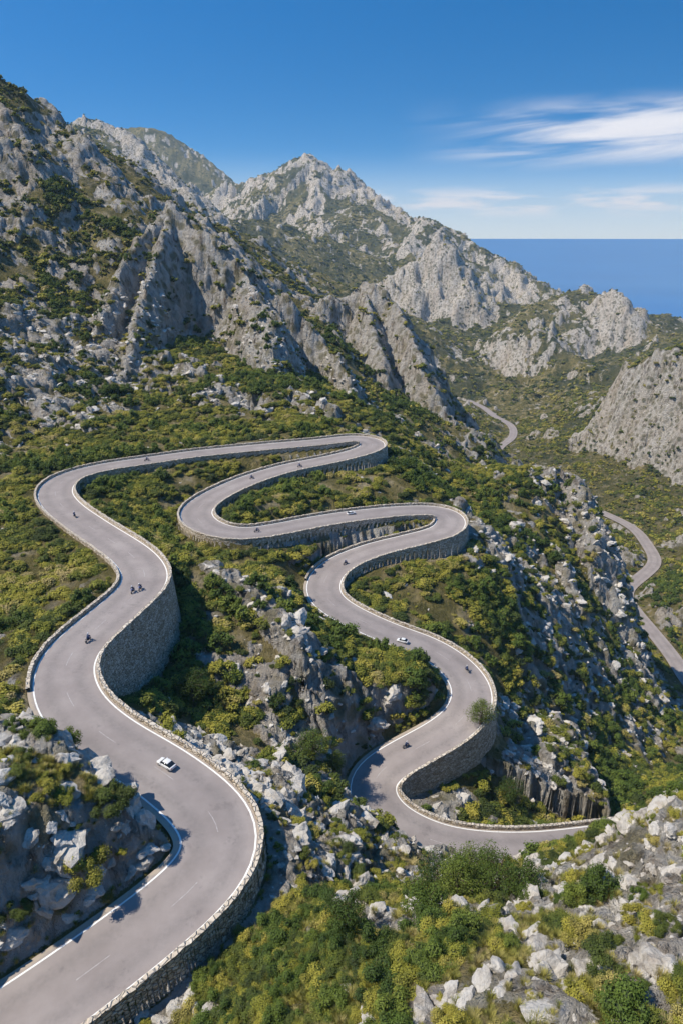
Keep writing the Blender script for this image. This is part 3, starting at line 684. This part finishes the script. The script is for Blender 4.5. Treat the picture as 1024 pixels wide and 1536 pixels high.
# ---------------- vehicles -----------------
def simple(name,col,rough=.5,spec=.5,metal=0):
    s=NT(name);s.bsdf(col,rough,spec,metal=metal);return s.m
M_WHITE=simple('white_car_paint',(.75,.75,.74),.25);M_GLASS=simple('tinted_glass',(.015,.02,.025),.08);M_TYRE=simple('tyre_rubber',(.02,.02,.02),.8);M_RIM=simple('wheel_metal',(.5,.5,.5),.3,.5,.8)
M_BLK=simple('black_plastic',(.02,.02,.022),.5);M_RED=simple('tail_light_red',(.4,.01,.01),.3);M_LAMP=simple('headlight',(.8,.8,.75),.1)
M_JKT=simple('riding_jacket',(.03,.05,.11),.7);M_HEL=simple('helmet_paint',(.7,.7,.72),.2);M_TANK=simple('motorcycle_paint',(.05,.08,.25),.25)
def loft(name,st,mat,parent,bev=.03):
    bm=bmesh.new();rings=[]
    for y,pr in st:
        full=[(x,z) for x,z in pr]+[(-x,z) for x,z in reversed(pr)]
        rings.append([bm.verts.new((x,y,z)) for x,z in full])
    n=len(rings[0])
    for a,b in zip(rings[:-1],rings[1:]):
        for k in range(n): bm.faces.new((a[k],a[(k+1)%n],b[(k+1)%n],b[k]))
    bm.faces.new(rings[0]);bm.faces.new(list(reversed(rings[-1])))
    bmesh.ops.recalc_face_normals(bm,faces=bm.faces)
    me=bpy.data.meshes.new(name);bm.to_mesh(me);bm.free()
    for p in me.polygons: p.use_smooth=True
    o=link(name,me,mat,parent)
    m=o.modifiers.new('b','BEVEL');m.width=bev;m.segments=2;m.limit_method='ANGLE';return o
def cyl(name,mat,parent,loc,r,w,axis='X',seg=20):
    bm=bmesh.new();bmesh.ops.create_cone(bm,cap_ends=True,segments=seg,radius1=r,radius2=r,depth=w)
    me=bpy.data.meshes.new(name);bm.to_mesh(me);bm.free();o=link(name,me,mat,parent);o.location=loc
    o.rotation_euler=(0,math.pi/2,0) if axis=='X' else (0,0,0);m=o.modifiers.new('b','BEVEL');m.width=r*.12;m.segments=2;return o
def car(name,x,y,z,head,scale):
    root=bpy.data.objects.new(name,None);scene.collection.objects.link(root)
    def pr(w,zl,zm,zt,wt): return [(0.01,zl),(w*.9,zl),(w,zl+.12),(w,zm),(wt,zt),(0.01,zt)]
    loft('body',[(-2.05,pr(.62,.38,.6,.66,.5)),(-1.95,pr(.80,.28,.66,.78,.66)),(-1.2,pr(.88,.24,.74,.90,.76)),(-.3,pr(.89,.24,.76,.93,.8)),(.9,pr(.89,.24,.76,.93,.8)),(1.6,pr(.87,.26,.76,.92,.76)),(1.98,pr(.80,.3,.72,.86,.68)),(2.06,pr(.68,.4,.62,.76,.58))],M_WHITE,root,.05)
    def gl(w,zt): return [(.01,.9),(.78,.9),(w,zt),(.01,zt+.02)]
    loft('windows',[(-1.15,gl(.76,.93)),(-.45,gl(.64,1.36)),(.95,gl(.64,1.38)),(1.75,gl(.74,.95))],M_GLASS,root,.03)
    loft('roof',[(-.42,[(.01,1.37),(.62,1.35),(.60,1.41),(.01,1.44)]),(.25,[(.01,1.40),(.65,1.37),(.63,1.44),(.01,1.48)]),(.98,[(.01,1.38),(.62,1.36),(.60,1.42),(.01,1.45)])],M_WHITE,root,.02)
    for sx in(-1,1):
        loft('pillar',[(.28,[(.0,0),(.035,0),(.035,.48),(.0,.48)]),(.36,[(.0,0),(.035,0),(.035,.48),(.0,.48)])],M_WHITE,root,.005).location=(sx*.72,0,.91)
        for sy in(-1.3,1.28):
            cyl('tyre',M_TYRE,root,(sx*.80,sy,.32),.32,.22);cyl('rim',M_RIM,root,(sx*.83,sy,.32),.19,.19,seg=12)
        loft('headlight',[(-.06,[(.01,-.07),(.14,-.06),(.14,.06),(.01,.07)]),(.06,[(.01,-.07),(.14,-.06),(.14,.06),(.01,.07)])],M_LAMP,root,.01).location=(sx*.56,-1.98,.66)
        loft('tail_light',[(-.05,[(.01,-.08),(.11,-.08),(.11,.08),(.01,.08)]),(.05,[(.01,-.08),(.11,-.08),(.11,.08),(.01,.08)])],M_RED,root,.01).location=(sx*.6,2.02,.72)
        loft('mirror',[(-.06,[(.01,-.05),(.09,-.05),(.09,.05),(.01,.05)]),(.06,[(.01,-.05),(.09,-.05),(.09,.05),(.01,.05)])],M_WHITE,root,.01).location=(sx*.95,-.75,.98)
    root.location=(x,y,z);root.rotation_euler=(0,0,head);root.scale=(scale,)*3
def build_rider():
    pts=[(0,.25,.85),(0,.12,1.1),(0,-.12,1.38),(0,-.2,1.5),(0,-.24,1.62),(.19,-.1,1.36),(.3,-.32,1.14),(.27,-.55,1.05),(-.19,-.1,1.36),(-.3,-.32,1.14),(-.27,-.55,1.05),
      (.14,.22,.84),(.24,-.15,.78),(.2,.08,.36),(.2,-.04,.32),(-.14,.22,.84),(-.24,-.15,.78),(-.2,.08,.36),(-.2,-.04,.32)]
    ed=[(0,1),(1,2),(2,3),(3,4),(2,5),(5,6),(6,7),(2,8),(8,9),(9,10),(0,11),(11,12),(12,13),(13,14),(0,15),(15,16),(16,17),(17,18)]
    rad=[.16,.16,.17,.07,.06,.085,.06,.045,.085,.06,.045,.11,.085,.055,.06,.11,.085,.055,.06]
    me=bpy.data.meshes.new('rider');me.from_pydata(pts,ed,[]);o=bpy.data.objects.new('rider',me);scene.collection.objects.link(o)
    m=o.modifiers.new('s','SKIN')
    for v,r in zip(me.skin_vertices[0].data,rad): v.radius=(r,r)
    me.skin_vertices[0].data[0].use_root=True
    o.modifiers.new('u','SUBSURF').levels=1
    dg=bpy.context.evaluated_depsgraph_get();m2=bpy.data.meshes.new_from_object(o.evaluated_get(dg));bpy.data.objects.remove(o);m2.materials.append(M_JKT)
    for p in m2.polygons: p.use_smooth=True
    return m2
rider_mesh=build_rider()
def torus(name,mat,parent,loc,R,r):
    bm=bmesh.new();n=20;k=8;g=[[bm.verts.new((math.cos(2*math.pi*j/k)*r,(R+math.sin(2*math.pi*j/k)*r)*math.cos(2*math.pi*i/n),(R+math.sin(2*math.pi*j/k)*r)*math.sin(2*math.pi*i/n))) for j in range(k)] for i in range(n)]
    for i in range(n):
        for j in range(k): bm.faces.new((g[i][j],g[i][(j+1)%k],g[(i+1)%n][(j+1)%k],g[(i+1)%n][j]))
    bmesh.ops.recalc_face_normals(bm,faces=bm.faces);me=bpy.data.meshes.new(name);bm.to_mesh(me);bm.free();o=link(name,me,mat,parent);o.location=loc;return o
def moto(x,y,z,head,scale):
    root=bpy.data.objects.new('motorcyclist',None);scene.collection.objects.link(root)
    for sy in(-.72,.70): torus('wheel',M_TYRE,root,(0,sy,.31),.25,.065);cyl('hub',M_RIM,root,(0,sy,.31),.2,.03)
    e=lambda w,a,b:[(.005,a),(w,a+.03),(w*.9,b-.03),(.005,b)]
    loft('fuel_tank',[(-.42,e(.08,.78,.9)),(-.25,e(.17,.72,.99)),(.02,e(.16,.7,.95)),(.18,e(.09,.7,.82))],M_TANK,root)
    loft('seat',[(.12,e(.1,.7,.8)),(.4,e(.14,.72,.83)),(.75,e(.11,.8,.9)),(.95,e(.05,.86,.93))],M_BLK,root)
    loft('engine',[(-.3,e(.12,.3,.65)),(0,e(.17,.24,.7)),(.25,e(.12,.3,.65))],M_BLK,root)
    loft('fairing',[(-.82,e(.05,.82,.92)),(-.68,e(.16,.74,1.05)),(-.48,e(.13,.78,1.12))],M_TANK,root)
    Vs=[];Fs=[]
    for sx in(-.09,.09): tube(Vs,Fs,(sx,-.72,.31),(sx,-.5,.98),.03,.03,6);tube(Vs,Fs,(sx,.7,.31),(sx*.8,.2,.45),.03,.035,6)
    tube(Vs,Fs,(-.36,-.5,1.02),(.36,-.5,1.02),.018,.018,6);tube(Vs,Fs,(.16,.1,.32),(.18,.85,.45),.04,.055,8)
    me=bpy.data.meshes.new('fork_and_handlebar');me.from_pydata(Vs,[],Fs);me.update();link('fork_and_handlebar',me,M_RIM,root)
    o=bpy.data.objects.new('rider',rider_mesh);scene.collection.objects.link(o);o.parent=root
    bm=bmesh.new();bmesh.ops.create_uvsphere(bm,u_segments=14,v_segments=10,radius=.145)
    for v in bm.verts: v.co.z*=1.08;v.co.y*=1.12
    me=bpy.data.meshes.new('helmet');bm.to_mesh(me);bm.free();h=link('helmet',me,M_HEL,root);h.location=(0,-.26,1.68)
    for p in me.polygons: p.use_smooth=True
    root.location=(x,y,z);root.rotation_euler=(0,0,head);root.scale=(scale,)*3
def onroad(x,y,z,rev=False):
    p=np.array((x,y,z));i=int(np.argmin(((RC[:,:3]-p)**2).sum(1)));d=RD[i]*(-1 if rev else 1)
    lat=float(np.dot(p[:2]-RC[i,:2],RN[i]));lat=max(-2.6,min(2.6,lat));q=RC[i,:2]+RN[i]*lat
    return q[0],q[1],RC[i,2]+.02,math.atan2(d[0],-d[1])
for x,y,z,rev in ((-19.5,60.2,-55,0),(12.5,117.8,-75.8,1),(2,161.2,-65.6,0)): car('white_car',*onroad(x,y,z,bool(rev)),.56)
for x,y,z,rev in ((-35.7,82.4,-53,0),(-33.6,97.2,-53.3,1),(-32.6,98.6,-53.3,1),(-56,132.5,-54.5,0),(-52.4,176.7,-56.3,0),(-23.9,175.4,-61,0),(-19.3,145.9,-63.9,0),(11,93.9,-81.7,1),(1.2,143.8,-71,1),(-11.3,183.4,-60,0),(24.2,111,-77.7,1)):
    moto(*onroad(x,y,z,bool(rev)),.72)
log('vehicles')
# ---------------- light & sky -----------------
sd=Vector((-.58,-.08,.81)).normalized()
sl=bpy.data.lights.new('sun','SUN');sl.energy=5;sl.angle=math.radians(.5);sl.color=(1,.94,.83)
so=bpy.data.objects.new('sun',sl);scene.collection.objects.link(so);so.rotation_euler=sd.to_track_quat('Z','Y').to_euler()
w=bpy.data.worlds.new('World');scene.world=w;w.use_nodes=True;t=w.node_tree;t.nodes.clear()
N_=t.nodes.new;lk=t.links.new
sky=N_('ShaderNodeTexSky');sky.sky_type='NISHITA';sky.sun_disc=False;sky.sun_elevation=math.asin(sd.z);sky.sun_rotation=math.atan2(sd.x,sd.y);sky.air_density=1.0;sky.dust_density=.4;sky.ozone_density=2.0;sky.altitude=0
tc=N_('ShaderNodeTexCoord');sx=N_('ShaderNodeSeparateXYZ');lk(tc.outputs['Generated'],sx.inputs[0])
mpp=N_('ShaderNodeMapping');mpp.vector_type='POINT';mpp.inputs['Scale'].default_value=(1,1,2.7);mpp.inputs['Location'].default_value=(0,0,.06);lk(tc.outputs['Generated'],mpp.inputs[0])
vn=N_('ShaderNodeVectorMath');vn.operation='NORMALIZE';lk(mpp.outputs[0],vn.inputs[0]);lk(vn.outputs[0],sky.inputs[0])
def m_(op,a,b=0.,c=0.,cl=False):
    n=N_('ShaderNodeMath');n.operation=op;n.use_clamp=cl
    for i,x in enumerate((a,b,c)):
        if isinstance(x,bpy.types.NodeSocket): lk(x,n.inputs[i])
        else: n.inputs[i].default_value=x
    return n.outputs[0]
def mr_(v,a,b,c=0.,d=1.):
    n=N_('ShaderNodeMapRange');n.interpolation_type='SMOOTHSTEP';lk(v,n.inputs[0])
    for i,x in enumerate((a,b,c,d)): n.inputs[i+1].default_value=x
    return n.outputs[0]
el=sx.outputs[2];azn=m_('ARCTAN2',sx.outputs[0],sx.outputs[1])
cb=N_('ShaderNodeCombineXYZ');lk(m_('MULTIPLY',azn,2.2),cb.inputs[0]);lk(m_('ADD',m_('MULTIPLY',el,20.),m_('MULTIPLY',azn,-1.2)),cb.inputs[1])
nz=N_('ShaderNodeTexNoise');lk(cb.outputs[0],nz.inputs['Vector']);nz.inputs['Scale'].default_value=1.6;nz.inputs['Detail'].default_value=7;nz.inputs['Roughness'].default_value=.55;nz.inputs['Distortion'].default_value=.6
cir=m_('MULTIPLY',mr_(nz.outputs[0],.36,.66),m_('MULTIPLY',mr_(azn,.06,.3),m_('MULTIPLY',mr_(el,.07,.105),mr_(el,.165,.125))))
cb2=N_('ShaderNodeCombineXYZ');lk(m_('MULTIPLY',azn,7.),cb2.inputs[0]);lk(m_('MULTIPLY',el,45.),cb2.inputs[1])
nz2=N_('ShaderNodeTexNoise');lk(cb2.outputs[0],nz2.inputs['Vector']);nz2.inputs['Scale'].default_value=1.3;nz2.inputs['Detail'].default_value=6
cum=m_('MULTIPLY',mr_(nz2.outputs[0],.42,.6),m_('MULTIPLY',mr_(el,.018,.04),mr_(el,.065,.045)))
cf=m_('MAXIMUM',m_('MULTIPLY',cir,.9),m_('MULTIPLY',cum,.65),cl=True)
hs=N_('ShaderNodeHueSaturation');hs.inputs['Saturation'].default_value=1.45;hs.inputs['Value'].default_value=1.38;lk(sky.outputs[0],hs.inputs['Color'])
hzm=N_('ShaderNodeMix');hzm.data_type='RGBA';lk(mr_(el,.11,-.01,0.,.85),hzm.inputs[0]);lk(hs.outputs[0],hzm.inputs[6]);hzm.inputs[7].default_value=(5.5,6.8,8.1,1)
mx=N_('ShaderNodeMix');mx.data_type='RGBA';lk(cf,mx.inputs[0]);lk(hzm.outputs[2],mx.inputs[6]);mx.inputs[7].default_value=(7.8,8.0,8.5,1)
bg=N_('ShaderNodeBackground');bg.inputs[1].default_value=.12;lk(mx.outputs[2],bg.inputs[0]);wo=N_('ShaderNodeOutputWorld');lk(bg.outputs[0],wo.inputs[0])
bm=bmesh.new();bmesh.ops.create_cube(bm,size=1);me=bpy.data.meshes.new('atmosphere_haze');bm.to_mesh(me);bm.free()
hz=bpy.data.objects.new('atmosphere_haze',me);scene.collection.objects.link(hz);hz.scale=(14000,14000,800);hz.location=(0,0,-90)
mt=bpy.data.materials.new('haze');mt.use_nodes=True;mt.node_tree.nodes.clear();vs=mt.node_tree.nodes.new('ShaderNodeVolumeScatter');vs.inputs['Color'].default_value=(.5,.76,1,1);vs.inputs['Density'].default_value=1.0e-4;vs.inputs['Anisotropy'].default_value=.0
ou=mt.node_tree.nodes.new('ShaderNodeOutputMaterial');mt.node_tree.links.new(vs.outputs[0],ou.inputs['Volume']);me.materials.append(mt)
scene.view_settings.view_transform='Standard';scene.view_settings.look='None';scene.view_settings.exposure=0
log('done')
